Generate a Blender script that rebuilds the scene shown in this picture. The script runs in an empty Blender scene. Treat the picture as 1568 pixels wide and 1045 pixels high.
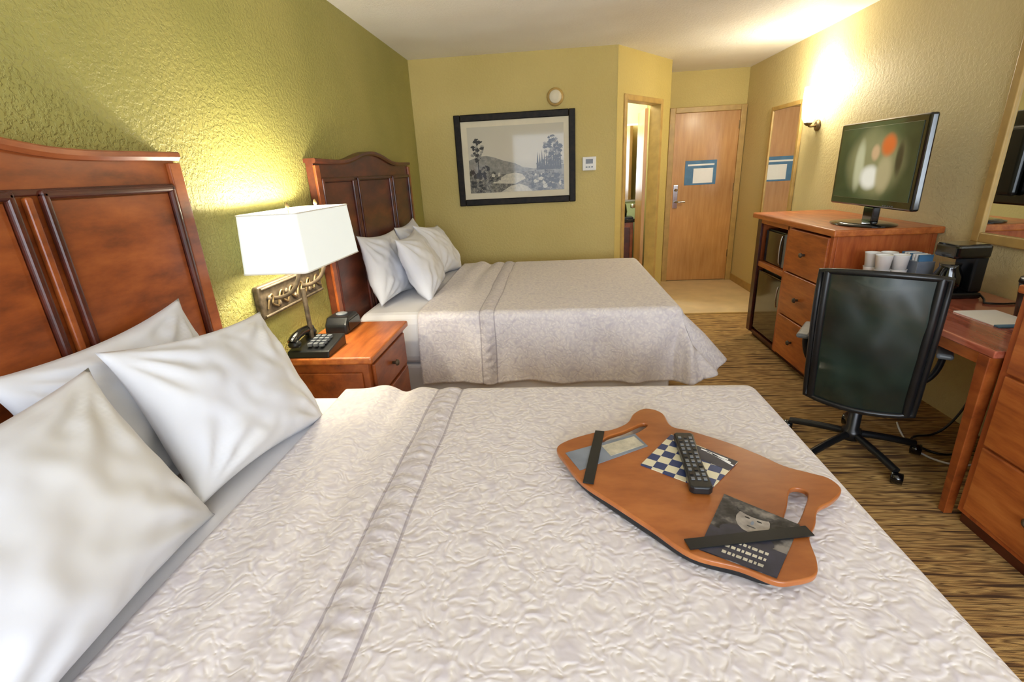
import bpy, bmesh, math, random
from mathutils import Vector, Matrix, noise
random.seed(4)
SC=bpy.context.scene
COL=SC.collection
# ------------------------------------------------------------ materials
def srgb(r,g,b):
    f=lambda c:(c/255/12.92) if c/255<=.04045 else ((c/255+.055)/1.055)**2.4
    return (f(r),f(g),f(b),1)
def newmat(name):
    m=bpy.data.materials.new(name);m.use_nodes=True
    nt=m.node_tree;b=nt.nodes['Principled BSDF'];return m,nt,b
def noise_node(nt,scale,detail=4,rough=.55,vec=None,stretch=None,coord='Object'):
    tc=nt.nodes.new('ShaderNodeTexCoord');n=nt.nodes.new('ShaderNodeTexNoise')
    n.inputs['Scale'].default_value=scale;n.inputs['Detail'].default_value=detail;n.inputs['Roughness'].default_value=rough
    if stretch:
        mp=nt.nodes.new('ShaderNodeMapping');mp.inputs['Scale'].default_value=stretch
        nt.links.new(tc.outputs[coord],mp.inputs['Vector']);nt.links.new(mp.outputs[0],n.inputs['Vector'])
    else: nt.links.new(tc.outputs[coord],n.inputs['Vector'])
    return n
def ramp(nt,fac,stops):
    r=nt.nodes.new('ShaderNodeValToRGB');e=r.color_ramp.elements
    while len(e)<len(stops): e.new(.5)
    for i,(p,c) in enumerate(stops): e[i].position=p;e[i].color=c
    nt.links.new(fac,r.inputs['Fac']);return r
def bump(nt,b,h,strength=.3,dist=.01,prev=None):
    n=nt.nodes.new('ShaderNodeBump');n.inputs['Strength'].default_value=strength;n.inputs['Distance'].default_value=dist
    nt.links.new(h,n.inputs['Height'])
    if prev: nt.links.new(prev.outputs[0],n.inputs['Normal'])
    nt.links.new(n.outputs[0],b.inputs['Normal']);return n
def plain(name,c,rough=.5,metal=0,var=.12,scale=12,bmp=0,coat=0,spec=None):
    m,nt,b=newmat(name)
    n=noise_node(nt,scale,2)
    d=tuple(max(0,x*(1-var)) for x in c[:3])+(1,);l=tuple(min(1,x*(1+var)) for x in c[:3])+(1,)
    r=ramp(nt,n.outputs['Fac'],[(.3,d),(.7,l)])
    nt.links.new(r.outputs[0],b.inputs['Base Color'])
    b.inputs['Roughness'].default_value=rough;b.inputs['Metallic'].default_value=metal
    if coat: b.inputs['Coat Weight'].default_value=coat;b.inputs['Coat Roughness'].default_value=.12
    if spec is not None: b.inputs['Specular IOR Level'].default_value=spec
    if bmp: bump(nt,b,n.outputs['Fac'],bmp,.005)
    return m
def wood(name,dark,mid,light,stretch=(12,1.2,12),rough=.38,coat=.2):
    m,nt,b=newmat(name)
    n=noise_node(nt,3.0,5,.62,stretch=stretch)
    n2=noise_node(nt,1.6,2,.5)
    r=ramp(nt,n.outputs['Fac'],[(.25,dark),(.5,mid),(.78,light)])
    r2=ramp(nt,n2.outputs['Fac'],[(.3,(.74,.72,.7,1)),(.7,(1.1,1.1,1.1,1))])
    mx=nt.nodes.new('ShaderNodeMix');mx.data_type='RGBA';mx.blend_type='MULTIPLY';mx.inputs[0].default_value=1
    nt.links.new(r.outputs[0],mx.inputs[6]);nt.links.new(r2.outputs[0],mx.inputs[7])
    nt.links.new(mx.outputs[2],b.inputs['Base Color'])
    b.inputs['Roughness'].default_value=rough;b.inputs['Coat Weight'].default_value=coat;b.inputs['Coat Roughness'].default_value=.2
    return m
def wallmat(name,c1,c2,strength=.55,scale=38):
    m,nt,b=newmat(name)
    n=noise_node(nt,1.3,2,.5)
    r=ramp(nt,n.outputs['Fac'],[(.3,c1),(.7,c2)])
    nt.links.new(r.outputs[0],b.inputs['Base Color'])
    b.inputs['Roughness'].default_value=.6
    k=noise_node(nt,scale,3,.6);kr=ramp(nt,k.outputs['Fac'],[(.44,(0,0,0,1)),(.56,(1,1,1,1))])
    bump(nt,b,kr.outputs[0],strength,.003)
    return m
M={}
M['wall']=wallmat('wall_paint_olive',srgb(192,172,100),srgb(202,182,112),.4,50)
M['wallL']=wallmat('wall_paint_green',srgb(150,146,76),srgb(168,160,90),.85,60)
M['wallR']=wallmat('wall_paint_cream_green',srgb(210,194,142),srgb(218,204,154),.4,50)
M['ceil']=wallmat('ceiling_paint',srgb(240,235,226),srgb(252,250,246),.5,60)
M['bathwall']=wallmat('bath_wall',srgb(176,190,130),srgb(190,200,150),.2)
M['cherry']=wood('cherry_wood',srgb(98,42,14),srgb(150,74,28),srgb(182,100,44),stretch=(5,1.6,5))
M['cherry_shaded']=wood('shaded_cherry_wood',srgb(56,24,12),srgb(92,42,20),srgb(122,60,30),stretch=(5,1.6,5))  # same cherry, colour darkened for the dimmer light on the far headboard
M['cherryd']=wood('dark_cherry_wood',srgb(44,16,9),srgb(74,28,15),srgb(100,42,22),stretch=(5,1.6,5))
M['oak']=wood('orange_cherry_wood',srgb(142,68,28),srgb(186,102,44),srgb(214,132,64),stretch=(8,1.3,8))
M['oakv']=wood('orange_cherry_wood_v',srgb(140,62,26),srgb(180,92,42),srgb(206,120,62),stretch=(8,8,1.2))
M['redtop']=wood('red_desk_wood',srgb(150,74,54),srgb(188,104,80),srgb(212,134,108),rough=.14,coat=.9)
M['door']=wood('door_wood',srgb(182,128,68),srgb(200,148,86),srgb(214,166,106),stretch=(9,9,.8),rough=.4,coat=.2)
M['trim']=plain('tan_trim_paint',srgb(182,150,88),.4)
M['sheet']=plain('white_sheet',srgb(230,228,230),.85,var=.02,scale=6,bmp=.15)
M['blackp']=plain('black_plastic',srgb(22,24,26),.3,var=.2)
M['blackg']=plain('gloss_black',srgb(10,11,12),.08,var=.1,coat=.6)
M['greyp']=plain('grey_plastic',srgb(110,114,118),.4)
M['bronze']=plain('antique_bronze',srgb(92,80,64),.5,.4,var=.45,scale=40)
M['brass']=plain('aged_brass',srgb(128,108,74),.42,.7)
M['chrome']=plain('chrome',srgb(190,190,190),.2,1)
M['white']=plain('white_plastic',srgb(232,230,222),.45,var=.03)
M['paper']=plain('white_paper',srgb(244,244,242),.6,var=.02)
M['bluep']=plain('blue_card',srgb(76,122,160),.5)
M['greycard']=plain('grey_card',srgb(120,128,140),.5,var=.2)
M['tray']=wood('tray_wood',srgb(138,74,28),srgb(164,94,42),srgb(184,114,56),stretch=(2,5,2),rough=.34,coat=.3)
M['frame']=plain('black_frame',srgb(24,18,10),.55,var=.7,scale=25,spec=.25)
M['mat']=plain('picture_mat',srgb(216,206,178),.6,var=.03)
M['tile']=plain('entry_tile',srgb(212,188,146),.35,var=.1,scale=5)
M['granite']=plain('black_granite',srgb(26,26,30),.15,var=.6,scale=60)
def math_n(nt,op,a,b_=None,c=None):
    n=nt.nodes.new('ShaderNodeMath');n.operation=op
    for i,v in enumerate((a,b_,c)):
        if v is None: continue
        if isinstance(v,(int,float)): n.inputs[i].default_value=v
        else: nt.links.new(v,n.inputs[i])
    return n.outputs[0]
def coverlet():
    m,nt,b=newmat('quilted_coverlet')
    b.inputs['Roughness'].default_value=.8;b.inputs['Sheen Weight'].default_value=.1
    tc=nt.nodes.new('ShaderNodeTexCoord')
    d=noise_node(nt,15,2,.5)
    mixv=nt.nodes.new('ShaderNodeMix');mixv.data_type='RGBA';mixv.inputs[0].default_value=.08
    nt.links.new(tc.outputs['Object'],mixv.inputs[6]);nt.links.new(d.outputs['Color'],mixv.inputs[7])
    v=nt.nodes.new('ShaderNodeTexVoronoi');v.feature='SMOOTH_F1';v.inputs['Scale'].default_value=72
    nt.links.new(mixv.outputs[2],v.inputs['Vector'])
    a=bump(nt,b,v.outputs['Distance'],.6,.0048)
    rr=ramp(nt,v.outputs['Distance'],[(.1,srgb(232,225,221)),(.8,srgb(202,194,200))])
    s=nt.nodes.new('ShaderNodeSeparateXYZ');nt.links.new(tc.outputs['Object'],s.inputs[0])
    n3=noise_node(nt,2.2,1);x=math_n(nt,'ADD',s.outputs['X'],math_n(nt,'MULTIPLY_ADD',n3.outputs['Fac'],.03,-.015))
    l1=math_n(nt,'LESS_THAN',math_n(nt,'ABSOLUTE',math_n(nt,'SUBTRACT',x,.835)),.004)
    l2=math_n(nt,'LESS_THAN',math_n(nt,'ABSOLUTE',math_n(nt,'SUBTRACT',x,.925)),.004)
    ln=math_n(nt,'MULTIPLY',math_n(nt,'ADD',l1,l2),.40)
    bd=math_n(nt,'MULTIPLY',math_n(nt,'LESS_THAN',math_n(nt,'ABSOLUTE',math_n(nt,'SUBTRACT',x,.88)),.045),.14)
    fac=math_n(nt,'ADD',ln,bd)
    mx=nt.nodes.new('ShaderNodeMix');mx.data_type='RGBA';nt.links.new(fac,mx.inputs[0]);nt.links.new(rr.outputs[0],mx.inputs[6]);mx.inputs[7].default_value=srgb(108,94,112)
    nt.links.new(mx.outputs[2],b.inputs['Base Color'])
    return m
M['cover']=coverlet()
def pillowmat():
    m,nt,b=newmat('pillowcase_cotton')
    b.inputs['Roughness'].default_value=.85
    n=noise_node(nt,3,1,.5);r=ramp(nt,n.outputs['Fac'],[(.3,srgb(214,216,224)),(.7,srgb(224,224,225))]);nt.links.new(r.outputs[0],b.inputs['Base Color'])
    n=noise_node(nt,5,2,.5);bump(nt,b,n.outputs['Fac'],.3,.03)
    return m
M['pillow']=pillowmat()
def carpet():
    m,nt,b=newmat('striped_carpet')
    n=noise_node(nt,1,2,.6,stretch=(2.6,46,1))
    r=ramp(nt,n.outputs['Fac'],[(.34,srgb(74,50,28)),(.42,srgb(130,94,52)),(.48,srgb(200,160,94)),(.53,srgb(96,66,34)),(.58,srgb(208,170,104)),(.65,srgb(140,104,56)),(.72,srgb(76,54,28))])
    f=noise_node(nt,260,2)
    nt.links.new(r.outputs[0],b.inputs['Base Color']);b.inputs['Roughness'].default_value=.95
    bump(nt,b,f.outputs['Fac'],.5,.004)
    return m
M['carpet']=carpet()
def emis(name,c,s,base=(.9,.88,.8,1)):
    m,nt,b=newmat(name);b.inputs['Base Color'].default_value=base
    n=noise_node(nt,30,2);r=ramp(nt,n.outputs['Fac'],[(.3,tuple(x*.96 for x in c[:3])+(1,)),(.7,c)])
    nt.links.new(r.outputs[0],b.inputs['Emission Color']);b.inputs['Emission Strength'].default_value=s;return m
M['shade']=emis('lamp_shade_linen',(.9,.98,.92,1),.55,(.6,.6,.58,1))
M['bulb']=emis('lamp_bulb',(1,.9,.7,1),3)
M['sconceglass']=emis('frosted_glass_lit',(1,.95,.82,1),12)
M['mirror']=plain('mirror_glass',(.86,.88,.86,1),.02,1,var=.01)
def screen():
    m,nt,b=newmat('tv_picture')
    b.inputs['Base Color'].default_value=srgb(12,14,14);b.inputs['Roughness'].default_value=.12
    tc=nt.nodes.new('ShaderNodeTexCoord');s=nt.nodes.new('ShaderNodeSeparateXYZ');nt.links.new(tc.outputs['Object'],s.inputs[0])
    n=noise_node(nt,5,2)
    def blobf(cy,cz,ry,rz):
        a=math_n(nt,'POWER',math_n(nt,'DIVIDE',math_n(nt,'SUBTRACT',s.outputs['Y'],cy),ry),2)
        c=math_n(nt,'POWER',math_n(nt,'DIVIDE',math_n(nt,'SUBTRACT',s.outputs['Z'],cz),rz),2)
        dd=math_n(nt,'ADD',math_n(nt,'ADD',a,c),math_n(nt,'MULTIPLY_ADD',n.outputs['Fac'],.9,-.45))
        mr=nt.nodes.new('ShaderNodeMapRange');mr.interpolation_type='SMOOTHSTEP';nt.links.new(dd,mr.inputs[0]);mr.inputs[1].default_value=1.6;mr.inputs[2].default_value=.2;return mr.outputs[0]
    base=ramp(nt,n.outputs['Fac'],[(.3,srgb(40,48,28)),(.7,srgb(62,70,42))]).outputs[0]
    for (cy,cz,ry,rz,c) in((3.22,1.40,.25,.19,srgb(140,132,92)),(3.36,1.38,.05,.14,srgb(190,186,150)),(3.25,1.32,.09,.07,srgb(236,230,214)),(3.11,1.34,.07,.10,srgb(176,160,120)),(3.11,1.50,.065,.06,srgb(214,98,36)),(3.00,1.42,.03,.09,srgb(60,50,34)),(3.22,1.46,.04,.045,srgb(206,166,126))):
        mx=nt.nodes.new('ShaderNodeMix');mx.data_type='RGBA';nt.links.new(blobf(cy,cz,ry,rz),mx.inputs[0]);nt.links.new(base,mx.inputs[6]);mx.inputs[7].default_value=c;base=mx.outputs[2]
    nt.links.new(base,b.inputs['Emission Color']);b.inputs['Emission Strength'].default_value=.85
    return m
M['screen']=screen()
M['lcd']=plain('dark_display',srgb(20,26,24),.1)
def meshfab():
    m,nt,b=newmat('chair_mesh_fabric')
    b.inputs['Roughness'].default_value=.4
    n=noise_node(nt,4,2);r=ramp(nt,n.outputs['Fac'],[(.3,srgb(14,24,20)),(.7,srgb(34,52,44))]);nt.links.new(r.outputs[0],b.inputs['Base Color'])
    b.inputs['Alpha'].default_value=.92
    return m
M['mesh']=meshfab()
def coated(b): b.inputs['Roughness'].default_value=.6;b.inputs['Coat Weight'].default_value=.35;b.inputs['Coat Roughness'].default_value=.05
def photo_bw():
    m,nt,b=newmat('bw_photo_sky');tc=nt.nodes.new('ShaderNodeTexCoord');s=nt.nodes.new('ShaderNodeSeparateXYZ')
    nt.links.new(tc.outputs['Generated'],s.inputs[0]);r=ramp(nt,s.outputs['Z'],[(0,srgb(140,138,128)),(.38,srgb(186,180,162)),(.5,srgb(200,192,172)),(1,srgb(190,184,164))])
    nt.links.new(r.outputs[0],b.inputs['Base Color']);coated(b);return m
M['sky']=photo_bw()
def grain(name,stops,scale):
    m,nt,b=newmat(name);n=noise_node(nt,scale,4,.7);r=ramp(nt,n.outputs['Fac'],stops);nt.links.new(r.outputs[0],b.inputs['Base Color'])
    coated(b);return m
M['pdark']=grain('bw_photo_foliage',[(.38,srgb(14,13,12)),(.58,srgb(40,38,34)),(.72,srgb(104,100,90))],55)
M['pmid']=grain('bw_photo_ground',[(.35,srgb(60,58,52)),(.5,srgb(106,102,92)),(.65,srgb(156,150,134))],45)
M['phill']=grain('bw_photo_hill',[(.35,srgb(112,110,102)),(.65,srgb(150,146,134))],25)
M['plite']=grain('bw_photo_light',[(.35,srgb(172,166,148)),(.65,srgb(206,198,176))],30)
# ------------------------------------------------------------ geometry helpers
def link(o,parent=None):
    COL.objects.link(o)
    if parent: o.parent=parent
    return o
def empty(name,loc=(0,0,0),rotz=0):
    o=bpy.data.objects.new(name,None);o.empty_display_size=.1;o.location=loc;o.rotation_euler=(0,0,rotz);COL.objects.link(o);return o
def meshobj(name,verts,faces,mat,parent=None,smooth=False,bevel=0,subs=0):
    me=bpy.data.meshes.new(name);me.from_pydata([tuple(v) for v in verts],[],faces);me.update()
    bm=bmesh.new();bm.from_mesh(me);bmesh.ops.recalc_face_normals(bm,faces=bm.faces);bm.to_mesh(me);bm.free()
    o=bpy.data.objects.new(name,me);link(o,parent)
    if mat: me.materials.append(M[mat] if isinstance(mat,str) else mat)
    if bevel:
        b=o.modifiers.new('bev','BEVEL');b.width=bevel;b.segments=3;b.limit_method='ANGLE'
    if smooth:
        for p in me.polygons:p.use_smooth=True
    return o
def box(name,x0,x1,y0,y1,z0,z1,mat,parent=None,bevel=0):
    v=[(x,y,z) for x in(x0,x1) for y in(y0,y1) for z in(z0,z1)]
    f=[(0,1,3,2),(4,6,7,5),(0,4,5,1),(2,3,7,6),(0,2,6,4),(1,5,7,3)]
    return meshobj(name,v,f,mat,parent,bevel=bevel)
def prism(name,pts,axis,a0,a1,mat,parent=None,bevel=0,smooth=False):
    def P(p,a):
        return (a,p[0],p[1]) if axis=='x' else (p[0],a,p[1]) if axis=='y' else (p[0],p[1],a)
    n=len(pts);v=[P(p,a0) for p in pts]+[P(p,a1) for p in pts]
    f=[tuple(range(n)),tuple(range(2*n-1,n-1,-1))]+[(i,(i+1)%n,n+(i+1)%n,n+i) for i in range(n)]
    return meshobj(name,v,f,mat,parent,bevel=bevel,smooth=smooth)
def lathe(name,prof,loc,mat,parent=None,seg=32,smooth=True,axis='z',sx=1,sy=1):
    v=[];f=[]
    for r,z in prof:
        for i in range(seg):
            a=2*math.pi*i/seg;p=(r*math.cos(a)*sx,r*math.sin(a)*sy,z)
            if axis=='x':p=(p[2],p[0],p[1])
            if axis=='y':p=(p[0],p[2],p[1])
            v.append((p[0]+loc[0],p[1]+loc[1],p[2]+loc[2]))
    n=len(prof)
    for j in range(n-1):
        for i in range(seg): f.append((j*seg+i,j*seg+(i+1)%seg,(j+1)*seg+(i+1)%seg,(j+1)*seg+i))
    f.append(tuple(range(seg)));f.append(tuple((n-1)*seg+i for i in range(seg)))
    o=meshobj(name,v,f,mat,parent,smooth=smooth)
    if smooth:
        for p in o.data.polygons:
            if len(p.vertices)>4:p.use_smooth=False
    return o
def tube(name,pts,r,mat,parent=None,cyclic=False,poly=False):
    c=bpy.data.curves.new(name,'CURVE');c.dimensions='3D';c.bevel_depth=r;c.bevel_resolution=3;c.use_fill_caps=True
    s=c.splines.new('POLY' if poly else 'NURBS');s.points.add(len(pts)-1)
    for i,p in enumerate(pts): s.points[i].co=(*p,1)
    s.use_cyclic_u=cyclic
    if not poly: s.use_endpoint_u=True;s.order_u=min(4,len(pts))
    o=bpy.data.objects.new(name,c);c.materials.append(M[mat]);link(o,parent);return o
def catmull(pts,n=5,closed=True):
    out=[];N=len(pts)
    for i in range(N if closed else N-1):
        p=[Vector(pts[(i+k)%N] if closed else pts[min(max(i+k,0),N-1)]) for k in(-1,0,1,2)]
        for j in range(n):
            t=j/n;out.append(tuple(.5*((2*p[1])+(p[2]-p[0])*t+(2*p[0]-5*p[1]+4*p[2]-p[3])*t*t+(3*p[1]-p[0]-3*p[2]+p[3])*t**3)))
    return out
# ------------------------------------------------------------ room shell
H=2.44;W=3.53;YB=4.82;YD=6.40;YF=-1.9
box('wall_left',-.12,0,YF-.12,YB+.1,0,H,'wallL')
box('wall_back',-.12,1.86,YB,YB+.1,0,H,'wall')
box('wall_right',W,W+.12,YF-.12,YD+.12,0,H,'wallR')
box('wall_entry',2.403,W,YD,YD+.12,0,H,'wall')
box('wall_partition',2.403,2.503,5.70,YD,0,H,'wall')
wf=empty('wall_front')
box('sill_part',0,W,YF-.12,YF,0,.7,'wall',wf);box('header',0,W,YF-.12,YF,2.25,H,'wall',wf)
box('pier_a',0,.35,YF-.12,YF,.7,2.25,'wall',wf);box('pier_b',3.2,W,YF-.12,YF,.7,2.25,'wall',wf)
wn=empty('window_1')
for a in(.35,1.75,3.15): box('mullion',a,a+.05,YF-.08,YF-.03,.7,2.25,'white',wn)
for a in(.7,2.2): box('rail',.35,3.2,YF-.08,YF-.03,a,a+.05,'white',wn)
ax,ay=1.858,4.818;L=1.067;dx,dy=.645/L,.852/L;nx,ny=-dy,dx
def ang(s,d,z): return (ax+dx*s+nx*d,ay+dy*s+ny*d,z)
def angbox(name,s0,s1,d0,d1,z0,z1,mat,parent,bevel=0):
    v=[ang(s,d,z) for s in(s0,s1) for d in(d0,d1) for z in(z0,z1)]
    f=[(0,1,3,2),(4,6,7,5),(0,4,5,1),(2,3,7,6),(0,2,6,4),(1,5,7,3)]
    return meshobj(name,v,f,mat,parent,bevel=bevel)
wa=empty('wall_bathroom')
angbox('left_part',0,.16,0,.1,0,H,'wall',wa);angbox('right_part',.84,L,0,.1,0,H,'wall',wa);angbox('over_door',.16,.84,0,.1,2.03,H,'wall',wa)
tr=empty('trim_1')
angbox('jamb_l',.115,.165,-.015,.11,0,2.07,'trim',tr,.006);angbox('jamb_r',.835,.885,-.015,.11,0,2.07,'trim',tr,.006);angbox('head',.165,.835,-.015,.11,2.02,2.07,'trim',tr,.006)
box('wall_bath_back',.9,2.40,6.40,6.5,0,H,'bathwall')
box('wall_bath_side',.8,.9,4.93,6.5,0,H,'bathwall')
bd=empty('door_2')
hx,hy,_=ang(.83,.12,0)
lv=[]
ddx,ddy=.03,.9996
for u in(0,.53):
    for w in(0,.035):
        for z in(.01,2.0): lv.append((hx+ddx*u-w*ddy,hy+ddy*u+w*ddx,z))
meshobj('leaf',lv,[(0,1,3,2),(4,6,7,5),(0,4,5,1),(2,3,7,6),(0,2,6,4),(1,5,7,3)],'door',bd,bevel=.003)
lathe('knob',[(.02,0),(.028,-.03),(.02,-.05)],(hx-.035+.005,hy+.47,1.0),'chrome',bd,axis='x')
va=empty('bathroom_vanity')
box('cabinet',1.35,2.24,6.14,6.39,.1,.80,'cherry',va,.005);box('kick',1.38,2.2,6.16,6.39,0,.1,'blackp',va)
box('counter',1.33,2.26,6.12,6.39,.80,.84,'granite',va,.006)
for a in(1.38,1.80): box('cab_door',a,a+.40,6.125,6.14,.15,.74,'cherryd',va,.004)
bmr=empty('bathroom_mirror');box('glass',1.5,2.36,6.375,6.385,1.05,1.9,'mirror',bmr);box('rim',1.48,2.38,6.385,6.395,1.03,1.92,'white',bmr)
co=empty('coffee_set');box('tray',2.0,2.24,6.15,6.33,.84,.86,'blackp',co,.004);lathe('pot',[(.05,.86),(.06,.92),(.045,1.0),(.03,1.02)],(2.12,6.25,0),'blackg',co)
box('floor',-.12,W+.12,YF-.12,4.85,-.1,0,'carpet')
box('floor_entry',.8,W+.12,4.85,YD+.12,-.1,0.004,'tile')
box('trim_threshold',1.9,W,4.835,4.865,0,.008,'trim')
box('ceiling',-.12,W+.12,YF-.12,YD+.12,H,H+.1,'ceil')
def base(name,x0,x1,y0,y1):
    box(name,x0,x1,y0,y1,0,.09,'trim',None,.004)
base('baseboard_back',0,1.86,YB-.012,YB);base('baseboard_right',W-.012,W,4.35,YD);base('baseboard_left',0,.012,YF,-.2)
ed=empty('door_1')
box('leaf',2.72,3.46,YD-.03,YD-.005,.01,2.0,'door',ed,.003)
for a,b_ in((2.655,2.72),(3.46,3.525)): box('casing',a,b_,YD-.05,YD-.002,0,2.06,'trim',ed,.006)
box('casing_top',2.72,3.46,YD-.05,YD-.002,2.0,2.06,'trim',ed,.006)
box('lock_plate',2.745,2.80,YD-.042,YD-.03,.92,1.2,'chrome',ed,.004)
lathe('lock_knob',[(.016,0),(.016,-.03),(.01,-.035)],(2.772,YD-.04,1.14),'brass',ed,axis='y')
tube('lever',[(2.772,YD-.04,1.0),(2.772,YD-.09,1.0),(2.80,YD-.095,1.0),(2.88,YD-.09,1.0)],.011,'chrome',ed)
for z in(.3,1.1,1.8): box('hinge',3.452,3.466,YD-.036,YD-.028,z,z+.09,'brass',ed)
sg=empty('door_sign');box('sheet',2.87,3.24,YD-.036,YD-.031,1.19,1.47,'bluep',sg,.002);box('white_panel',2.97,3.2,YD-.039,YD-.036,1.21,1.38,'paper',sg);box('stripe',2.9,3.21,YD-.039,YD-.036,1.41,1.43,'paper',sg)
# ------------------------------------------------------------ headboards
def headboard(y0,mt):
    r=empty('headboard');w=1.74
    prof=[(0,1.562),(.15,1.56),(.30,1.558),(.42,1.562),(.52,1.575),(.62,1.594),(.72,1.61),(.80,1.618),(.87,1.62)]
    prof=prof+[(w-a,z) for a,z in reversed(prof[:-1])]
    top=catmull([(y0+a,z,0) for a,z in prof],4,False);top=[(p[0],p[1]) for p in top]+[(y0+w,1.562)]
    prism('board',[(y0+.01,0)]+[(min(max(p[0],y0+.01),y0+w-.01),p[1]) for p in top]+[(y0+w-.01,0)],'x',.003,.045,mt,r,.003)
    n=len(top);v=[];f=[]
    for (a,z) in top:
        v+=[(.0,a,z-.008),(.0,a,z+.012),(.062,a,z+.012),(.066,a,z+.008),(.066,a,z-.004),(.058,a,z-.014)]
    for i in range(n-1):
        for k in range(6): f.append((i*6+k,i*6+(k+1)%6,(i+1)*6+(k+1)%6,(i+1)*6+k))
    f.append((0,1,2,3,4,5));f.append(tuple((n-1)*6+k for k in range(6)))
    meshobj('cap',v,f,mt,r)
    for a in(0,w-.05): box('stile',.045,.060,y0+a,y0+a+.05,.0,1.54,'cherry',r,.003)
    box('rail',.045,.056,y0+.05,y0+w-.05,1.462,1.478,'cherryd',r,.004)
    for a,b in((.055,.49),(.55,1.19),(1.25,1.685)):
        box('panel',.045,.050,y0+a+.02,y0+b-.02,.3,1.45,mt,r,.002)
        for aa in(a,b-.02): 
            box('mould',.045,.066,y0+aa,y0+aa+.02,.3,1.475,'cherryd',r,.008)
        box('mould_t',.045,.066,y0+a,y0+b,1.453,1.474,'cherryd',r,.008)
    for a in(.51,1.21): box('reed',.045,.062,y0+a,y0+a+.02,.3,1.46,mt,r,.006)
    return r
headboard(-.14,'cherry');headboard(2.555,'cherry_shaded')
# ------------------------------------------------------------ beds
def bed(y0,y1,seed):
    r=empty('bed')
    x1=2.0;h=.70
    box('mattress',.08,x1-.03,y0+.04,y1-.04,.36,.685,'sheet',r,.06)
    box('box_spring',.08,x1-.05,y0+.05,y1-.05,.14,.36,'sheet',r,.02)
    box('plinth',.1,x1-.1,y0+.06,y1-.06,0,.14,'cherryd',r,.005)
    R=.05;drop=.465;xs=.47
    def over(d,fl):
        if d<=0:return 0,0
        q=R*math.pi/2
        if d<q:
            a=d/R;return R*math.sin(a),R*(1-math.cos(a))
        e=d-q;k=math.sqrt(max(.05,1-fl*fl));return R+e*fl,R+e*k
    st=.011
    ns=int((x1-R-xs+drop)/st)+1;nt_=int((y1-y0-2*R+2*drop)/st)+1
    V=[];F=[]
    yi0=y0+R;yi1=y1-R;xi=x1-R
    for i in range(ns):
        s=xs+i*st
        for j in range(nt_):
            t=yi0-drop+j*st
            ds=max(0,s-xi);dt=max(yi0-t,t-yi1,0);sg_=-1 if t<yi0 else 1
            px=min(s,xi);py=min(max(t,yi0),yi1)
            z=h
            if ds>0 and dt>0:
                rr=math.hypot(ds,dt);c,sn=ds/rr,dt/rr
                re=max(ds,dt)
                fl=.66*c**1.5+.14*(1-c**1.5)
                o,dz=over(re,min(.8,fl))
                px+=o*c;py+=sg_*o*sn;z-=dz
            elif ds>0:
                fl=.16+.50*math.exp(-(min(abs(t-yi0),abs(t-yi1))/.42)**2);o,dz=over(ds,fl);px+=o;z-=dz
            elif dt>0:
                fl=.06+.08*math.exp(-(xi-s)/.25);o,dz=over(dt,fl);py+=sg_*o;z-=dz
            dd=max(ds,dt)
            if dd>.05:
                amp=.024*min(1,(dd-.05)/.2)
                if ds>dt: px+=amp*math.sin(t*15+seed+2*noise.noise((t*3,seed,0)))
                else: py+=sg_*amp*(math.sin(s*14+seed*2+3*noise.noise((s*3,dd*2,5)))+.7*noise.noise((s*9,dd*3,seed)))
            k=max(0,1-dd/.1)
            z+=k*(.004*noise.noise((s*3,t*2.2,seed))+.0012*noise.noise((s*12,t*9,seed)))
            w1=.012*noise.noise((t*1.5,seed,1))
            nrm=0
            for cc,hh,ww in((.835,-.006,.010),(.925,-.006,.010),(.88,.007,.028)):
                nrm+=hh*math.exp(-((s-cc)/ww)**2)
            if .84<s<.92: nrm+=.004*math.sin(t*120+5*noise.noise((t*9,s*9,0)))*(.5+noise.noise((t*12,s*30,3)))
            fade=.35+.65*max(0,min(1,(t-y0)/(y1-y0)))
            nrm-=.020*fade*math.exp(-((s-.70-w1*3)/.032)**2)*(.7+.5*noise.noise((t*2,7,seed)))
            nrm+=.014*fade*math.exp(-((s-.62-w1*3)/.05)**2)
            nrm+=.006*fade*math.exp(-((s-.77-w1*3)/.03)**2)
            if dd<.05: z+=nrm
            else: py+=sg_*nrm if dt>ds else 0
            V.append((px,py,z))
    for i in range(ns-1):
        for j in range(nt_-1):
            a=i*nt_+j;F.append((a,a+1,a+nt_+1,a+nt_))
    o=meshobj('coverlet',V,F,'cover',r,smooth=True)
    so=o.modifiers.new('s','SOLIDIFY');so.thickness=.008;so.offset=-1
    return r
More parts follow.
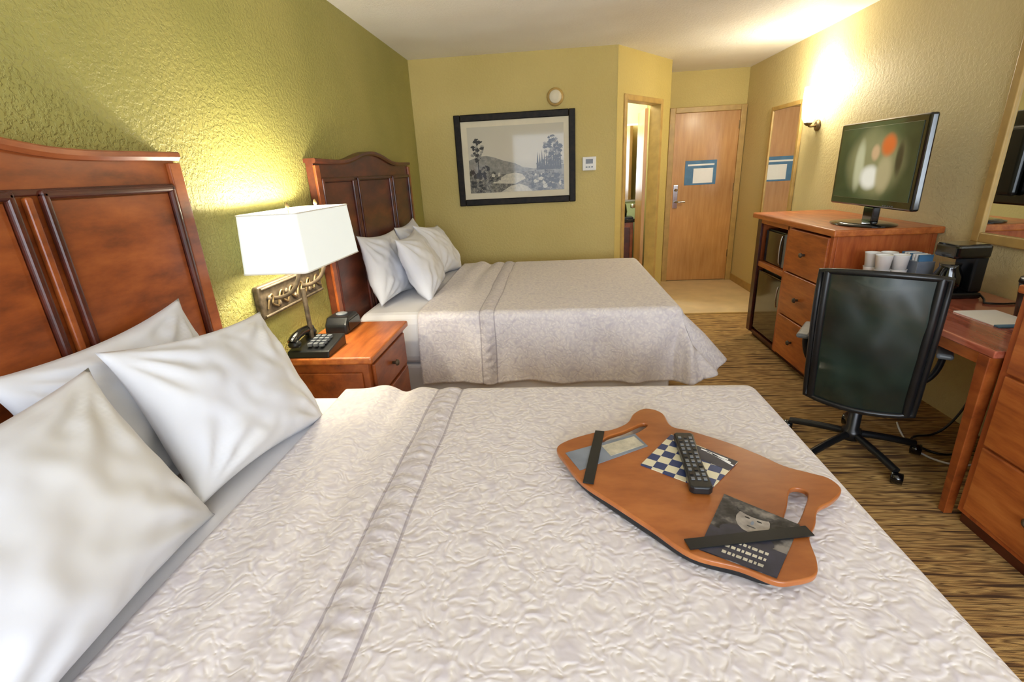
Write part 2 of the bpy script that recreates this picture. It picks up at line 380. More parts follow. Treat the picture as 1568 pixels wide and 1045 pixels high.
def pillow(name,c,w,hh,T,lean,yaw,roll,seed,parent=None):
    N=44;V=[];F=[]
    Rm=Matrix.Rotation(yaw,3,'Z')@Matrix.Rotation(-lean,3,'Y')@Matrix.Rotation(roll,3,'X')
    for side in(1,-1):
        for i in range(N+1):
            for j in range(N+1):
                u=-1+2*i/N;v=-1+2*j/N
                y=u*w/2*(1-.11*(1-v*v)*abs(u)**3);z=v*hh/2*(1-.12*(1-u*u)*abs(v)**3)
                e=(max(0,1-u*u)**.5)*(max(0,1-v*v)**.5)
                x=side*T/2*e*(1-.22*v)
                wr=.014*noise.noise((u*2.0+seed,v*2.2,side*2))+.006*noise.noise((u*6,v*5+seed,side))
                cr=0
                for cu,cv in((1,1),(-1,1),(1,-1),(-1,-1)):
                    an=math.atan2(v-cv,u-cu);ds=math.hypot(u-cu,v-cv)
                    cr+=.010*math.sin(an*15+seed+cu)*math.exp(-(ds-.5)**2/.14)
                x+=(wr+cr)*min(1,e*1.3)*side
                p=Rm@Vector((x,y,z))
                V.append((p.x+c[0],p.y+c[1],p.z+c[2]))
    K=(N+1)**2
    for s in range(2):
        for i in range(N):
            for j in range(N):
                a=s*K+i*(N+1)+j;q=(a,a+1,a+N+2,a+N+1);F.append(q if s else q[::-1])
    o=meshobj(name,V,F,'pillow',parent,smooth=True)
    bm=bmesh.new();bm.from_mesh(o.data);bmesh.ops.remove_doubles(bm,verts=bm.verts,dist=.0008);bmesh.ops.recalc_face_normals(bm,faces=bm.faces);bm.to_mesh(o.data);bm.free()
    return o
bed(-.05,1.675,1.3)
bed(2.66,4.31,4.1)
rd=math.radians
for k,off in((0,0),(1,2.70)):
    pillow('pillow',(.165,1.10+off,.908),.60,.45,.17,rd(14),rd(2),rd(2),1+k*5)
    pillow('pillow',(.165,.45+off,.905),.60,.45,.17,rd(14),rd(-3),rd(-3),2+k*5)
    pillow('pillow',(.335,1.215+off,.885),.56,.44,.19,rd(27),rd(-3),rd(-7),3+k*5)
    pillow('pillow',(.355,.60+off,.888),.66,.45,.20,rd(24),rd(5),rd(0),4+k*5)
# ------------------------------------------------------------ nightstand
ns=empty('nightstand')
box('body',.02,.42,1.985,2.525,.07,.665,'cherry',ns,.004)
box('plinth',.03,.41,2.0,2.51,0,.07,'cherryd',ns)
box('top',.015,.45,1.965,2.54,.665,.70,'oak',ns,.01)
for z0,z1 in((.47,.645),(.09,.45)): box('drawer',.42,.437,2.02,2.49,z0,z1,'cherry',ns,.006)
lathe('knob',[(.008,0),(.008,.015),(.017,.022),(.014,.032),(.004,.035)],(.437,2.255,.56),'bronze',ns,axis='x')
lathe('knob',[(.008,0),(.008,.015),(.017,.022),(.014,.032),(.004,.035)],(.437,2.255,.30),'bronze',ns,axis='x')
box('side_frame',.05,.39,1.975,1.985,.12,.62,'cherry',ns,.004)
ph=empty('telephone')
prism('base',[(1.97,.70),(2.17,.70),(2.17,.755),(1.98,.73)],'x',.05,.25,'blackp',ph,.006)
tube('handset',[(.085,1.975,.775),(.085,2.0,.80),(.085,2.1,.80),(.085,2.16,.785)],.02,'blackg',ph)
lathe('ear',[(.026,0),(.03,.012),(.02,.03)],(.085,1.995,.75),'blackp',ph);lathe('mouth',[(.026,0),(.03,.012),(.02,.03)],(.085,2.15,.76),'blackp',ph)
for i in range(4):
    for j in range(3): box('key',.135+j*.028,.155+j*.028,2.01+i*.03,2.03+i*.03,.742+i*.003,.757+i*.003,'greyp',ph,.002)
tube('cord',[(.07,1.98,.71),(.05,2.05,.705),(.03,2.2,.705),(.02,2.3,.705)],.004,'blackp',ph)
ck=empty('alarm_clock')
prism('body',[(2.30,.70),(2.50,.70),(2.495,.75),(2.46,.785),(2.34,.785),(2.305,.75)],'x',.08,.2,'blackp',ck,.012)
box('display',.2,.203,2.33,2.47,.715,.765,'lcd',ck,.002)
lathe('snooze',[(.03,0),(.03,.006),(.02,.01)],(.14,2.4,.785),'greyp',ck)
lp=empty('wall_lamp')
box('back_plate',.0,.03,1.90,2.46,.905,1.05,'bronze',lp,.008)
for z in(.917,1.037): tube('plate_border',[(.034,1.91,z),(.034,2.45,z)],.006,'bronze',lp,poly=True)
for i in range(6):
    yc=1.965+i*.085;tube('scroll',[(.036,yc-.03,.945),(.036,yc-.01,1.0),(.036,yc+.025,1.01),(.036,yc+.02,.97),(.036,yc,.96),(.036,yc+.05,.94)],.005,'brass',lp)
for i in range(7): lathe('rosette',[(.004,0),(.016,.003),(.010,.009),(.003,.011)],(.031,1.96+i*.072,.968+.02*(-1)**i),'bronze',lp,axis='x',seg=12)
for yy in(1.97,2.22):
    tube('arm',[(.03,yy+.03,.98),(.11,yy+.03,.98),(.17,yy+.03,1.02),(.175,yy+.03,1.14)],.009,'bronze',lp)
    lathe('bulb',[(.012,1.14),(.03,1.18),(.032,1.21),(.018,1.245),(.004,1.25)],(.175,yy+.03,0),'bulb',lp,seg=16)
    tube('harp',[(.175,yy+.03,1.25),(.175,yy+.03,1.36)],.003,'brass',lp,poly=True)
    lathe('finial',[(.004,1.355),(.009,1.365),(.006,1.378),(.002,1.385)],(.175,yy+.03,0),'brass',lp,seg=12)
tube('stem',[(.10,2.13,.99),(.10,2.13,.71)],.011,'bronze',lp,poly=True)
def rrect(x0,x1,y0,y1,r,n=6):
    o=[]
    for cx_,cy_,a0 in((x1-r,y1-r,0),(x0+r,y1-r,90),(x0+r,y0+r,180),(x1-r,y0+r,270)):
        for k in range(n+1):
            a=rd(a0+90*k/n);o.append((cx_+r*math.cos(a),cy_+r*math.sin(a)))
    return o
bt=rrect(.045,.315,1.80,2.34,.02);tp=rrect(.055,.30,1.815,2.325,.02)
n=len(bt);v=[(a,b,1.125) for a,b in bt]+[(a,b,1.35) for a,b in tp]
sh=meshobj('shade',v,[(i,(i+1)%n,n+(i+1)%n,n+i) for i in range(n)],'shade',lp,smooth=False)
q=sh.modifiers.new('s','SOLIDIFY');q.thickness=.003
for arr,z in((bt,1.125),(tp,1.35)): tube('shade_rim',[(a,b,z) for a,b in arr],.003,'white',lp,cyclic=True,poly=True)
# ------------------------------------------------------------ framed picture
pc=empty('framed_picture');yb=YB
for nm,a in(('frame_l',(.376,.435,1.16,1.963)),('frame_r',(1.427,1.486,1.16,1.963)),('frame_b',(.435,1.427,1.16,1.219)),('frame_t',(.435,1.427,1.904,1.963))):
    box(nm,a[0],a[1],yb-.035,yb-.002,a[2],a[3],'frame',pc,.008)
box('mat',.435,1.427,yb-.016,yb-.004,1.219,1.904,'mat',pc)
X0,X1,Z0,Z1=.49,1.38,1.275,1.855
box('photo',X0,X1,yb-.018,yb-.016,Z0,Z1,'sky',pc)
y_=yb-.0185
def flat(name,pts,mat,k):
    meshobj(name,[(a,y_-.0002*k,b) for a,b in pts],[tuple(range(len(pts)))],mat,pc)
flat('hill',[(X0,1.57),(.58,1.60),(.66,1.605),(.74,1.585),(.82,1.555),(.92,1.53),(1.0,1.49),(1.1,1.475),(X1,1.5),(X1,1.40),(X0,1.40)],'phill',1)
flat('ground',[(X0,Z0),(X1,Z0),(X1,1.42),(1.1,1.45),(1.0,1.455),(.9,1.44),(.7,1.43),(X0,1.46)],'pmid',2)
flat('river',[(.70,1.36),(.92,1.345),(1.02,1.39),(.99,1.43),(.92,1.445),(.84,1.435),(.78,1.40)],'plite',3)
flat('road',[(.78,Z0),(1.08,Z0),(1.03,1.32),(.96,1.345),(.88,1.33)],'plite',3)
def blob(cx_,cz_,rx,rz,k,seed,mat='pdark'):
    pts=[]
    for i in range(18):
        a=2*math.pi*i/18;rr=1+.6*noise.noise((math.cos(a)*2.4+seed,math.sin(a)*2.4,seed))+.25*math.sin(i*2.7+seed)
        pts.append((min(max(cx_+rx*rr*math.cos(a),X0),X1),min(max(cz_+rz*rr*math.sin(a),Z0),Z1)))
    flat('foliage',pts,mat,k)
def cluster(cx_,cz_,sx_,sz_,cnt,r_,k,seed,mats=('pdark','pdark','pmid')):
    R_=random.Random(seed)
    for i in range(cnt):
        a=R_.random()*6.28;q=R_.random()**.5
        blob(cx_+sx_*q*math.cos(a),cz_+sz_*q*math.sin(a),r_*(.5+.9*R_.random()),r_*(.4+.7*R_.random()),k+i*.03,R_.random()*50,mats[i%len(mats)])
cluster(.575,1.66,.055,.10,34,.016,4,1,('pdark','pdark','phill'));flat('trunk',[(.574,1.40),(.585,1.40),(.580,1.72),(.577,1.72)],'pdark',4)
cluster(.61,1.45,.11,.05,36,.022,5,2,('pdark','pdark','pmid'));cluster(.57,1.34,.07,.05,20,.022,6,6,('pmid','pdark'))
cluster(.72,1.40,.06,.025,14,.016,6.5,16,('pdark','pmid'))
for xa,za,w_ in((.70,1.415,.03),(.76,1.42,.022),(1.13,1.46,.035),(1.20,1.50,.03),(1.27,1.48,.03)):
    flat('building',[(xa,za),(xa+w_,za),(xa+w_,za+.022),(xa+w_/2,za+.032),(xa,za+.022)],'plite',11.4)
cluster(1.21,1.37,.17,.085,70,.020,8,8,('pdark','pdark','pmid','pdark','plite'))
cluster(1.25,1.51,.12,.07,40,.020,10,9,('pdark','pdark','pmid'))
for i in range(11):
    xx=1.13+.021*i;flat('tree',[(xx-.006,1.46),(xx+.018,1.46),(xx+.006,1.60+.09*random.random())],'pdark',11.5+i*.05)
cluster(1.28,1.64,.08,.11,44,.018,12,12,('pdark','pdark','pmid'))
sa=empty('smoke_alarm');lathe('body',[(.075,0),(.075,-.02),(.06,-.035),(.03,-.045)],(1.31,YB-.002,2.065),'trim',sa,axis='y')
lathe('cover',[(.058,0),(.05,-.012),(.02,-.016)],(1.31,YB-.036,2.065),'mat',sa,axis='y')
for a in range(8): box('vent',1.302+.045*math.cos(a*.785),1.318+.045*math.cos(a*.785),YB-.046,YB-.035,2.062+.045*math.sin(a*.785),2.068+.045*math.sin(a*.785),'trim',sa)
th_=empty('thermostat');box('body',1.55,1.675,YB-.03,YB-.002,1.43,1.55,'white',th_,.006);box('display',1.58,1.645,YB-.033,YB-.03,1.49,1.53,'greyp',th_)
for i in range(3): box('button',1.58+i*.025,1.595+i*.025,YB-.034,YB-.03,1.455,1.467,'greyp',th_)
# ------------------------------------------------------------ tv cabinet
cb=empty('tv_cabinet');X=2.95
box('back',3.5,3.525,3.08,4.22,.0,1.0,'oakv',cb);box('side_near',X+.02,3.5,3.08,3.105,.06,1.0,'oakv',cb,.003);box('side_far',X+.02,3.5,4.195,4.22,.06,1.0,'oakv',cb)
box('divider',X+.01,3.5,3.635,3.66,.06,1.0,'oakv',cb);box('bottom',X+.02,3.5,3.08,4.22,.04,.07,'cherryd',cb);box('kick',X+.05,3.5,3.1,4.2,0,.05,'cherryd',cb)
box('top',X-.03,3.527,3.03,4.27,1.0,1.04,'oak',cb,.008)
box('shelf_mid',X+.01,3.5,3.66,4.2,.62,.66,'oak',cb,.002);box('face_stile',X,X+.02,4.15,4.22,.05,1.0,'cherryd',cb,.003);box('face_top',X,X+.02,3.66,4.15,.965,1.0,'oak',cb,.003)
box('face_stile2',X,X+.02,3.62,3.68,.05,1.0,'oakv',cb,.003);box('face_stile3',X,X+.02,3.08,3.12,.05,1.0,'oakv',cb,.003)
for z0,z1 in((.69,.985),(.375,.68),(.07,.365)):
    box('drawer',X-.015,X+.02,3.115,3.625,z0,z1,'oak',cb,.006)
    lathe('knob',[(.008,0),(.008,-.015),(.018,-.022),(.014,-.032),(.004,-.035)],(X-.015,3.37,(z0+z1)/2),'bronze',cb,axis='x')
fr=empty('mini_fridge');box('body',3.0,3.46,3.69,4.14,.08,.60,'blackp',fr,.006);box('door',2.965,3.0,3.69,4.14,.09,.59,'blackg',fr,.01);tube('handle',[(2.955,3.72,.38),(2.945,3.72,.40),(2.945,3.72,.52),(2.955,3.72,.54)],.006,'chrome',fr)
mw=empty('microwave');box('body',3.0,3.4,3.70,4.12,.662,.925,'blackp',mw,.006);box('door',2.985,3.0,3.80,4.12,.67,.915,'blackg',mw,.006);box('panel',2.985,3.0,3.70,3.795,.67,.915,'greyp',mw,.004);tube('handle',[(2.98,3.815,.69),(2.965,3.815,.70),(2.965,3.815,.89),(2.98,3.815,.9)],.006,'chrome',mw)
tv=empty('television')
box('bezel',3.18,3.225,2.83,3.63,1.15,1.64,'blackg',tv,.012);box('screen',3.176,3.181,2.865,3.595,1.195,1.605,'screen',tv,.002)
box('rear',3.225,3.27,2.95,3.5,1.2,1.56,'blackp',tv,.02);box('neck',3.2,3.245,3.18,3.28,1.06,1.15,'blackg',tv,.008)
lathe('stand_base',[(.2,1.041),(.2,1.048),(.14,1.058),(.03,1.068)],(3.21,3.28,0),'blackg',tv,seg=48,sx=.8,sy=1.1)
for i in range(5): box('button',3.178,3.18,2.98+i*.02,2.99+i*.02,1.165,1.17,'greyp',tv)
# ------------------------------------------------------------ wall mirrors
m1=empty('wall_mirror')
box('glass',W-.02,W-.014,4.99,5.57,.3,1.90,'mirror',m1)
for a in((4.95,4.99,.26,1.94),(5.57,5.61,.26,1.94)): box('frame',W-.03,W-.002,*a,'trim',m1,.006)
for a in((4.99,5.57,.26,.3),(4.99,5.57,1.9,1.94)): box('frame',W-.03,W-.002,*a,'trim',m1,.006)
m2=empty('desk_mirror')
box('glass',W-.02,W-.014,1.75,2.76,1.04,2.06,'mirror',m2)
for a in((1.70,1.75,.99,2.11),(2.76,2.81,.99,2.11)): box('frame',W-.035,W-.002,*a,'trim',m2,.006)
for a in((1.75,2.76,.99,1.04),(1.75,2.76,2.06,2.11)): box('frame',W-.035,W-.002,*a,'trim',m2,.006)
sc=empty('wall_sconce')
lathe('glass',[(.028,1.72),(.05,1.76),(.06,1.84),(.062,1.92),(.058,2.0)],(W-.085,4.68,0),'sconceglass',sc)
lathe('wall_plate',[(.045,0),(.045,-.01),(.03,-.02)],(W-.002,4.68,1.70),'brass',sc,axis='x')
tube('arm',[(W-.02,4.68,1.70),(W-.06,4.68,1.69),(W-.085,4.68,1.69),(W-.085,4.68,1.73)],.009,'brass',sc)
lathe('cup',[(.012,1.70),(.03,1.715),(.032,1.73)],(W-.085,4.68,0),'brass',sc)
# ------------------------------------------------------------ desk
dk=empty('desk')
box('top',2.90,3.52,1.81,2.99,.715,.745,'redtop',dk,.006)
box('apron_front',2.935,2.955,1.87,2.93,.655,.715,'oak',dk,.003);box('apron_near',2.95,3.5,1.84,1.86,.655,.715,'oak',dk,.003);box('apron_back',3.49,3.51,1.86,2.95,.5,.715,'oak',dk,.003)
def leg(name,x,y):
    a,b=.026,.017
    v=[(x-b,y-b,0),(x+b,y-b,0),(x+b,y+b,0),(x-b,y+b,0),(x-a,y-a,.715),(x+a,y-a,.715),(x+a,y+a,.715),(x-a,y+a,.715)]
    meshobj(name,v,[(0,1,2,3),(4,5,6,7),(0,1,5,4),(1,2,6,5),(2,3,7,6),(3,0,4,7)],'cherry',dk,bevel=.003)
leg('leg_1',2.925,1.85);leg('leg_2',2.93,2.955);leg('leg_3',3.49,1.85);leg('leg_4',3.49,2.955)
dr=empty('dresser')
box('body',2.925,3.525,.85,1.80,.05,.97,'oakv',dr,.004);box('kick',2.94,3.52,.87,1.79,0,.05,'cherryd',dr);box('top',2.905,3.527,.83,1.808,.97,1.0,'oak',dr,.008)
for k in range(3): box('drawer',2.908,2.925,.88,1.76,.08+k*.3,.37+k*.3,'oak',dr,.006)
for k in range(3):
    for yy in(1.1,1.5): lathe('knob',[(.008,0),(.008,-.015),(.018,-.022),(.004,-.033)],(2.908,yy,.225+k*.3),'bronze',dr,axis='x',seg=16)
cm=empty('coffee_maker');Zt=.745
box('base',3.22,3.40,2.53,2.68,Zt,Zt+.03,'blackp',cm,.01);box('column',3.34,3.40,2.54,2.67,Zt+.03,Zt+.22,'blackp',cm,.01);box('head',3.235,3.40,2.53,2.68,Zt+.2,Zt+.27,'blackg',cm,.015)
lathe('carafe',[(.05,Zt+.032),(.062,Zt+.06),(.06,Zt+.11),(.042,Zt+.15),(.045,Zt+.17)],(3.275,2.605,0),'blackg',cm)
tube('carafe_handle',[(3.23,2.57,Zt+.15),(3.19,2.54,Zt+.14),(3.19,2.54,Zt+.07),(3.23,2.57,Zt+.06)],.008,'blackp',cm)
tube('cord',[(3.4,2.55,Zt+.02),(3.38,2.46,Zt+.006),(3.30,2.44,Zt+.006),(3.4,2.40,Zt+.006),(3.5,2.42,Zt+.006)],.005,'blackp',cm)
ct=empty('cup_tray');box('tray',3.04,3.33,2.72,2.96,Zt,Zt+.012,'white',ct,.004)
for a,b in((3.085,2.91),(3.09,2.82),(3.165,2.90),(3.17,2.81)):
    lathe('cup',[(.029,Zt+.013),(.038,Zt+.10),(.040,Zt+.103),(.036,Zt+.10),(.028,Zt+.02)],(a,b,0),'paper',ct)
for a,b in((3.085,2.91),(3.09,2.82),(3.165,2.90),(3.17,2.81)):
    lathe('cup_stacked',[(.032,Zt+.10),(.040,Zt+.18),(.042,Zt+.183),(.036,Zt+.17)],(a,b,0),'paper',ct)
box('packet_box',3.22,3.31,2.75,2.93,Zt+.012,Zt+.15,'greycard',ct,.003)
for i in range(7): box('packet',3.23,3.30,2.76+i*.022,2.77+i*.022,Zt+.13,Zt+.185,'paper' if i%3 else 'bluep',ct)
ib=empty('ice_bucket');lathe('bucket',[(.065,Zt),(.075,Zt+.12),(.08,Zt+.15)],(3.38,2.22,0),'blackp',ib);lathe('lid',[(.082,Zt+.15),(.078,Zt+.17),(.02,Zt+.18),(.012,Zt+.2)],(3.38,2.22,0),'blackp',ib)
nb=empty('desk_glare');box('glare_sheet',3.12,3.3,2.1,2.32,Zt,Zt+.006,'paper',nb,.002);box('cover',3.12,3.3,2.07,2.1,Zt,Zt+.008,'bluep',nb,.002)  # white sheet and strip added to stand for light glare on the desk top
cl=empty('power_cables')
tube('cable',[(3.5,2.5,.4),(3.35,2.4,.02),(3.2,2.5,.008),(3.1,2.35,.008),(3.25,2.2,.008),(3.4,2.4,.008)],.006,'blackp',cl)
tube('cable_white',[(3.5,2.3,.45),(3.4,2.2,.02),(3.2,2.1,.008),(3.05,2.3,.008),(3.2,2.6,.008)],.005,'paper',cl)
# ------------------------------------------------------------ office chair
ch=empty('office_chair',(2.795,2.335,0),-rd(34.5))
for k in range(5):
    a=rd(90+72*k+8);c_,s_=math.cos(a),math.sin(a)
    tube('foot_%d'%(k+1),[(0,0,.10),(.15*c_,.15*s_,.09),(.29*c_,.29*s_,.06)],.018,'blackp',ch)
    lathe('caster',[(.010,-.025),(.028,-.022),(.028,.022),(.010,.025)],(.30*c_,.30*s_,.028),'blackg',ch,axis='x',seg=20)
lathe('hub',[(.045,.07),(.045,.12),(.03,.13),(.03,.25),(.02,.26),(.02,.40)],(0,0,0),'blackp',ch)
box('mechanism',-.09,.09,-.12,.12,.38,.42,'blackp',ch,.015)
N=16;V=[];F=[]
for s_ in(1,-1):
    for i in range(N+1):
        for j in range(N+1):
            u=-1+2*i/N;w=-1+2*j/N;e=((1-u**4)*(1-w**4))**.5
            V.append((u*.235*(1-.06*w*w),.02+w*.235*(1-.05*u*u),.455+s_*.035*e-.02*max(0,w)**3))
K=(N+1)**2
for s_ in range(2):
    for i in range(N):
        for j in range(N):
            a=s_*K+i*(N+1)+j;F.append((a,a+1,a+N+2,a+N+1))
meshobj('seat',V,F,'blackp',ch,smooth=True)
def backpt(u,v,off=0):
    wd=.215-.005*math.cos(v*3.14)
    return (u*wd,-.245-.05*v+.05*u*u-.03*math.sin(v*math.pi)+off,.335+.65*v-.012*u*u*(1 if v>.5 else -1))
N=30;V=[];F=[]
for i in range(N+1):
    for j in range(N+1):
        u=-1+2*i/N;v_=j/N;p=backpt(u,v_);e=(1-u**4)*(1-(2*v_-1)**6)
        V.append((p[0],p[1]+e*(.014*noise.noise((u*2.2+v_*2.5,v_*4,3))+.012*math.sin(12*v_+4*u*u)*max(0,v_-.5)),p[2]))
for i in range(N):
    for j in range(N):
        a=i*(N+1)+j;F.append((a,a+1,a+N+2,a+N+1))
meshobj('back_mesh',V,F,'mesh',ch,smooth=True)
ring=[backpt(-1,j/8) for j in range(9)]+[backpt(-1+2*i/8,1) for i in range(1,9)]+[backpt(1,1-j/8) for j in range(1,9)]+[backpt(1-2*i/8,0) for i in range(1,8)]
tube('back_frame',ring,.014,'blackp',ch,cyclic=True,poly=True)
for u_ in(-.88,.88): tube('side_band',[backpt(u_,j/8,.004) for j in range(9)],.018,'blackp',ch,poly=True)
tube('spine',[(0,-.10,.40),(0,-.20,.40),(0,-.25,.45),(0,-.245,.62)],.02,'blackp',ch)
tube('lumbar',[backpt(-.95,.32,.03),backpt(-.3,.30,.04),backpt(.3,.30,.04),backpt(.95,.32,.03)],.013,'blackp',ch)
for s_ in(-1,1):
    tube('arm_post',[(s_*.2,.0,.43),(s_*.265,.0,.45),(s_*.275,0,.56),(s_*.27,0,.60)],.014,'blackp',ch)
    box('arm_pad',s_*.27-.03,s_*.27+.03,-.12,.13,.60,.625,'greyp',ch,.012)
# ------------------------------------------------------------ lap desk on the bed
ld=empty('lap_desk')
out=[(1.28,1.16),(1.31,1.20),(1.38,1.24),(1.44,1.26),(1.49,1.30),(1.52,1.36),(1.56,1.39),(1.60,1.36),(1.61,1.28),(1.66,1.25),(1.74,1.19),(1.80,1.13),(1.84,1.08),(1.89,1.05),(1.92,1.03),(1.925,.99),(1.885,.95),(1.84,.92),(1.81,.87),(1.78,.83),(1.765,.77),(1.745,.735),(1.70,.72),(1.67,.72),(1.62,.75),(1.54,.78),(1.48,.85),(1.41,.93),(1.34,1.01),(1.30,1.10)]
holes=[[(1.835,.995),(1.85,.975),(1.825,.93),(1.775,.865),(1.75,.875),(1.78,.93),(1.81,.985)],[(1.40,1.19),(1.42,1.225),(1.47,1.255),(1.53,1.30),(1.545,1.28),(1.49,1.225),(1.44,1.19)]]
def plate(name,loops,z0,z1,mat,parent,bev=.003):
    c=bpy.data.curves.new(name,'CURVE');c.dimensions='2D';c.fill_mode='BOTH';c.extrude=(z1-z0)/2-bev;c.bevel_depth=bev;c.bevel_resolution=2
    for l in loops:
        s=c.splines.new('POLY');s.points.add(len(l)-1)
        for i,p in enumerate(l): s.points[i].co=(p[0],p[1],0,1)
        s.use_cyclic_u=True
    o=bpy.data.objects.new(name,c);o.location=(0,0,(z0+z1)/2);c.materials.append(M[mat]);link(o,parent);return o
cat=lambda l:[(p[0],p[1]) for p in catmull([(a,b,0) for a,b in l],5)]
plate('board',[cat(out)]+[cat(h_) for h_ in holes],.724,.737,'tray',ld)
cu=[(1.33,1.09),(1.41,1.16),(1.52,1.19),(1.60,1.23),(1.70,1.17),(1.77,1.08),(1.78,1.0),(1.73,.90),(1.73,.80),(1.68,.745),(1.62,.765),(1.545,.795),(1.48,.865),(1.41,.945),(1.35,1.02)]
plate('cushion',[cat(cu)],.702,.724,'blackp',ld,.006)
T0=.7375
def sheet(name,pts,z,t,mat,parent): return prism(name,pts,'z',z,z+t,mat,parent)
def strap(name,a,b,w):
    d=Vector((b[0]-a[0],b[1]-a[1]));nn=Vector((-d.y,d.x)).normalized()*w/2
    sheet(name,[(a[0]+nn.x,a[1]+nn.y),(a[0]-nn.x,a[1]-nn.y),(b[0]-nn.x,b[1]-nn.y),(b[0]+nn.x,b[1]+nn.y)],T0+.002,.003,'blackp',ld)
gc=empty('greeting_card');sheet('card',[(1.30,1.135),(1.50,1.235),(1.525,1.17),(1.335,1.055)],T0,.001,'greycard',gc);sheet('inset',[(1.40,1.17),(1.495,1.22),(1.515,1.175),(1.42,1.12)],T0+.001,.0005,'plite',gc)
strap('strap_1',(1.402,1.245),(1.352,.998),.026);strap('strap_2',(1.535,.80),(1.79,.845),.028)
mg=empty('magazine')
def chk():
    m,nt,b=newmat('checker_print');tc=nt.nodes.new('ShaderNodeTexCoord');mp=nt.nodes.new('ShaderNodeMapping');mp.inputs['Rotation'].default_value=(0,0,.55);c=nt.nodes.new('ShaderNodeTexChecker');c.inputs['Scale'].default_value=34
    c.inputs['Color1'].default_value=srgb(218,210,180);c.inputs['Color2'].default_value=srgb(40,58,104)
    nt.links.new(tc.outputs['Object'],mp.inputs[0]);nt.links.new(mp.outputs[0],c.inputs['Vector']);nt.links.new(c.outputs[0],b.inputs['Base Color']);b.inputs['Roughness'].default_value=.35;return m
M['check']=chk();M['navy']=plain('navy_print',srgb(46,46,60),.45,var=.3,scale=30)
def bwp():
    m,nt,b=newmat('grey_photo_print');n=noise_node(nt,22,3,.6);r=ramp(nt,n.outputs['Fac'],[(.42,srgb(20,18,20)),(.54,srgb(60,58,58)),(.68,srgb(130,124,118))]);nt.links.new(r.outputs[0],b.inputs['Base Color']);b.inputs['Roughness'].default_value=.5;return m
M['photo']=bwp();M['face']=plain('portrait_print',srgb(150,142,134),.5,var=.3,scale=45)
sheet('cover',[(1.49,1.08),(1.60,1.23),(1.735,1.095),(1.63,.975)],T0,.002,'check',mg)
sheet('title_block',[(1.655,1.17),(1.735,1.095),(1.70,1.055),(1.62,1.13)],T0+.002,.0005,'navy',mg)
for i in range(3): sheet('title',[(1.662+.011*i,1.155-.012*i),(1.715+.002*i,1.105-.014*i),(1.712+.002*i,1.101-.014*i),(1.659+.011*i,1.151-.012*i)],T0+.0026,.0003,'paper',mg)
br=empty('brochure')
P4=[Vector(p) for p in((1.66,.965),(1.78,.865),(1.675,.722),(1.555,.79))]
sheet('page',[tuple(p) for p in P4],T0,.0015,'photo',br)
def bl(u,v): return tuple(P4[0]*(1-u)*(1-v)+P4[1]*u*(1-v)+P4[2]*u*v+P4[3]*(1-u)*v)
def ell(name,cu_,cv,ru,rv,k,mat): sheet(name,[bl(cu_+ru*math.cos(t*.3927),cv+rv*math.sin(t*.3927)) for t in range(16)],T0+.0015+k*.0002,.0002,mat,br)
ell('portrait_shoulders',.48,.56,.36,.14,0,'navy')
ell('portrait_face',.48,.28,.22,.20,1,'face');ell('portrait_hair',.46,.13,.24,.08,2,'photo')
ell('portrait_eye',.40,.25,.035,.012,3,'photo');ell('portrait_eye',.56,.25,.035,.012,3,'photo');ell('portrait_mouth',.49,.38,.06,.010,3,'photo');ell('portrait_nose',.485,.31,.02,.035,3,'greycard')
sheet('dark_panel',[bl(.0,.6),bl(1,.6),bl(1,1),bl(0,1)],T0+.0023,.0003,'navy',br)
for r_ in range(3):
    u_=.28
    for k in range(8):
        ww=.03+.05*((k*7+r_*3)%4)/4;b_=.69+.1*r_
        if u_+ww>.93: break
        sheet('lettering',[bl(u_,b_),bl(u_+ww,b_),bl(u_+ww,b_+.04),bl(u_,b_+.04)],T0+.0026,.0003,'plite',br);u_+=ww+.02
rm=empty('remote_control')
a=Vector((1.625,1.205));b=Vector((1.607,.958));d=(b-a).normalized();nn=Vector((-d.y,d.x))
def rp(u,v): q=a+(b-a)*u+nn*v;return (q.x,q.y)
prism('body',[rp(0,-.02),rp(.03,-.026),rp(.5,-.022),rp(.97,-.026),rp(1,-.018),rp(1,.018),rp(.97,.026),rp(.5,.022),rp(.03,.026),rp(0,.02)],'z',T0+.003,T0+.023,'blackp',rm,.004)
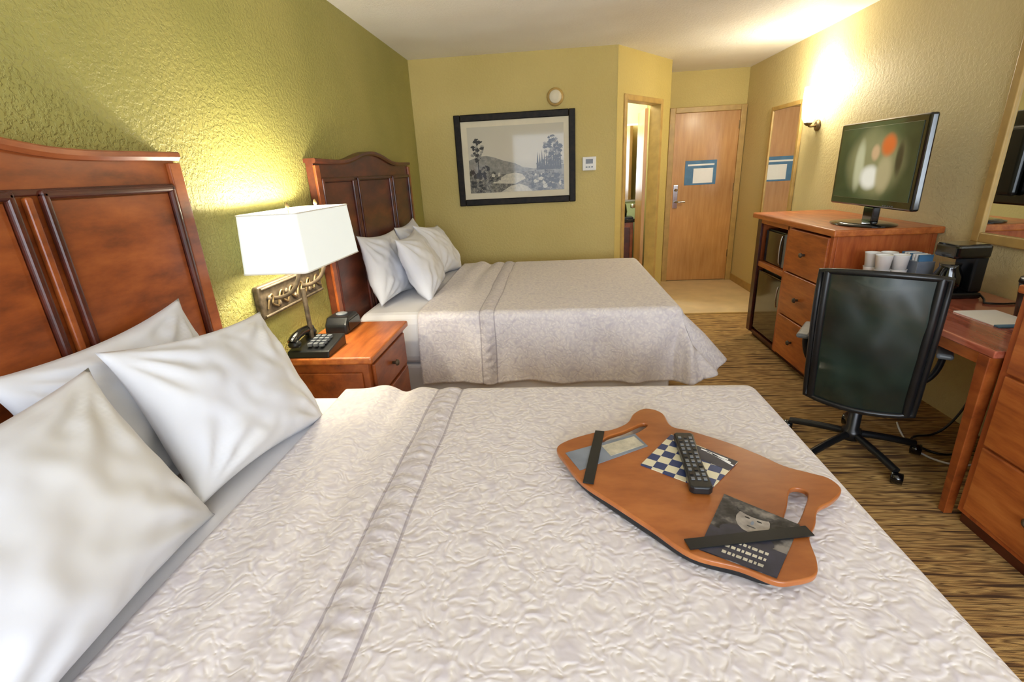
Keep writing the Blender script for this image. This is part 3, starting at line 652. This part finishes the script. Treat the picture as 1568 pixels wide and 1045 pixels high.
for i in range(11):
    for j in(-1,0,1):
        u=.1+.075*i;sheet('button',[rp(u,j*.014-.004),rp(u+.035,j*.014-.004),rp(u+.035,j*.014+.004),rp(u,j*.014+.004)],T0+.023,.002,'greyp' if (i+j)%4 else 'blackg',rm)
# ------------------------------------------------------------ lights
def area(name,loc,rot,sx,sy,power,col):
    l=bpy.data.lights.new(name,'AREA');l.shape='RECTANGLE';l.size=sx;l.size_y=sy;l.energy=power;l.color=col
    o=bpy.data.objects.new(name,l);o.location=loc;o.rotation_euler=rot;COL.objects.link(o);return o
def point(name,loc,power,col,r=.03):
    l=bpy.data.lights.new(name,'POINT');l.energy=power;l.color=col;l.shadow_soft_size=r
    o=bpy.data.objects.new(name,l);o.location=loc;COL.objects.link(o);return o
area('window_daylight',(1.775,YF-.25,1.48),(rd(102),0,0),2.8,1.5,146,(.80,.88,1))
point('wall_lamp_light_1',(.14,1.98,1.29),19,(1,.90,.68));point('wall_lamp_light_2',(.14,2.2,1.29),19,(1,.90,.68))
point('sconce_light',(W-.17,4.66,2.03),26,(1,.89,.68))
point('bathroom_light',(1.9,5.7,2.2),40,(.93,.97,1),.1)
w=bpy.data.worlds.new('World');SC.world=w;w.use_nodes=True;w.node_tree.nodes['Background'].inputs[0].default_value=(.8,.88,1,1);w.node_tree.nodes['Background'].inputs[1].default_value=1.0
SC.view_settings.view_transform='Standard'
# ------------------------------------------------------------ camera
f,th,rr,ps,cx,cz=739.53,.3387,.0516,.0981,1.2829,1.4635
r0=Vector((math.cos(ps),math.sin(ps),0));fh=Vector((-math.sin(ps),math.cos(ps),0));zz=Vector((0,0,1))
fw=fh*math.cos(th)-zz*math.sin(th);dn=-zz*math.cos(th)-fh*math.sin(th)
U=r0*math.cos(rr)+dn*math.sin(rr);Vd=-r0*math.sin(rr)+dn*math.cos(rr)
cam=bpy.data.cameras.new('camera');cam.sensor_width=36;cam.lens=f/1568*36;cam.clip_start=.02
co_=bpy.data.objects.new('camera',cam);COL.objects.link(co_)
m=Matrix.Identity(4)
for i in range(3): m[i][0]=U[i];m[i][1]=-Vd[i];m[i][2]=-fw[i]
m[0][3]=cx;m[1][3]=0;m[2][3]=cz
co_.matrix_world=m
SC.camera=co_
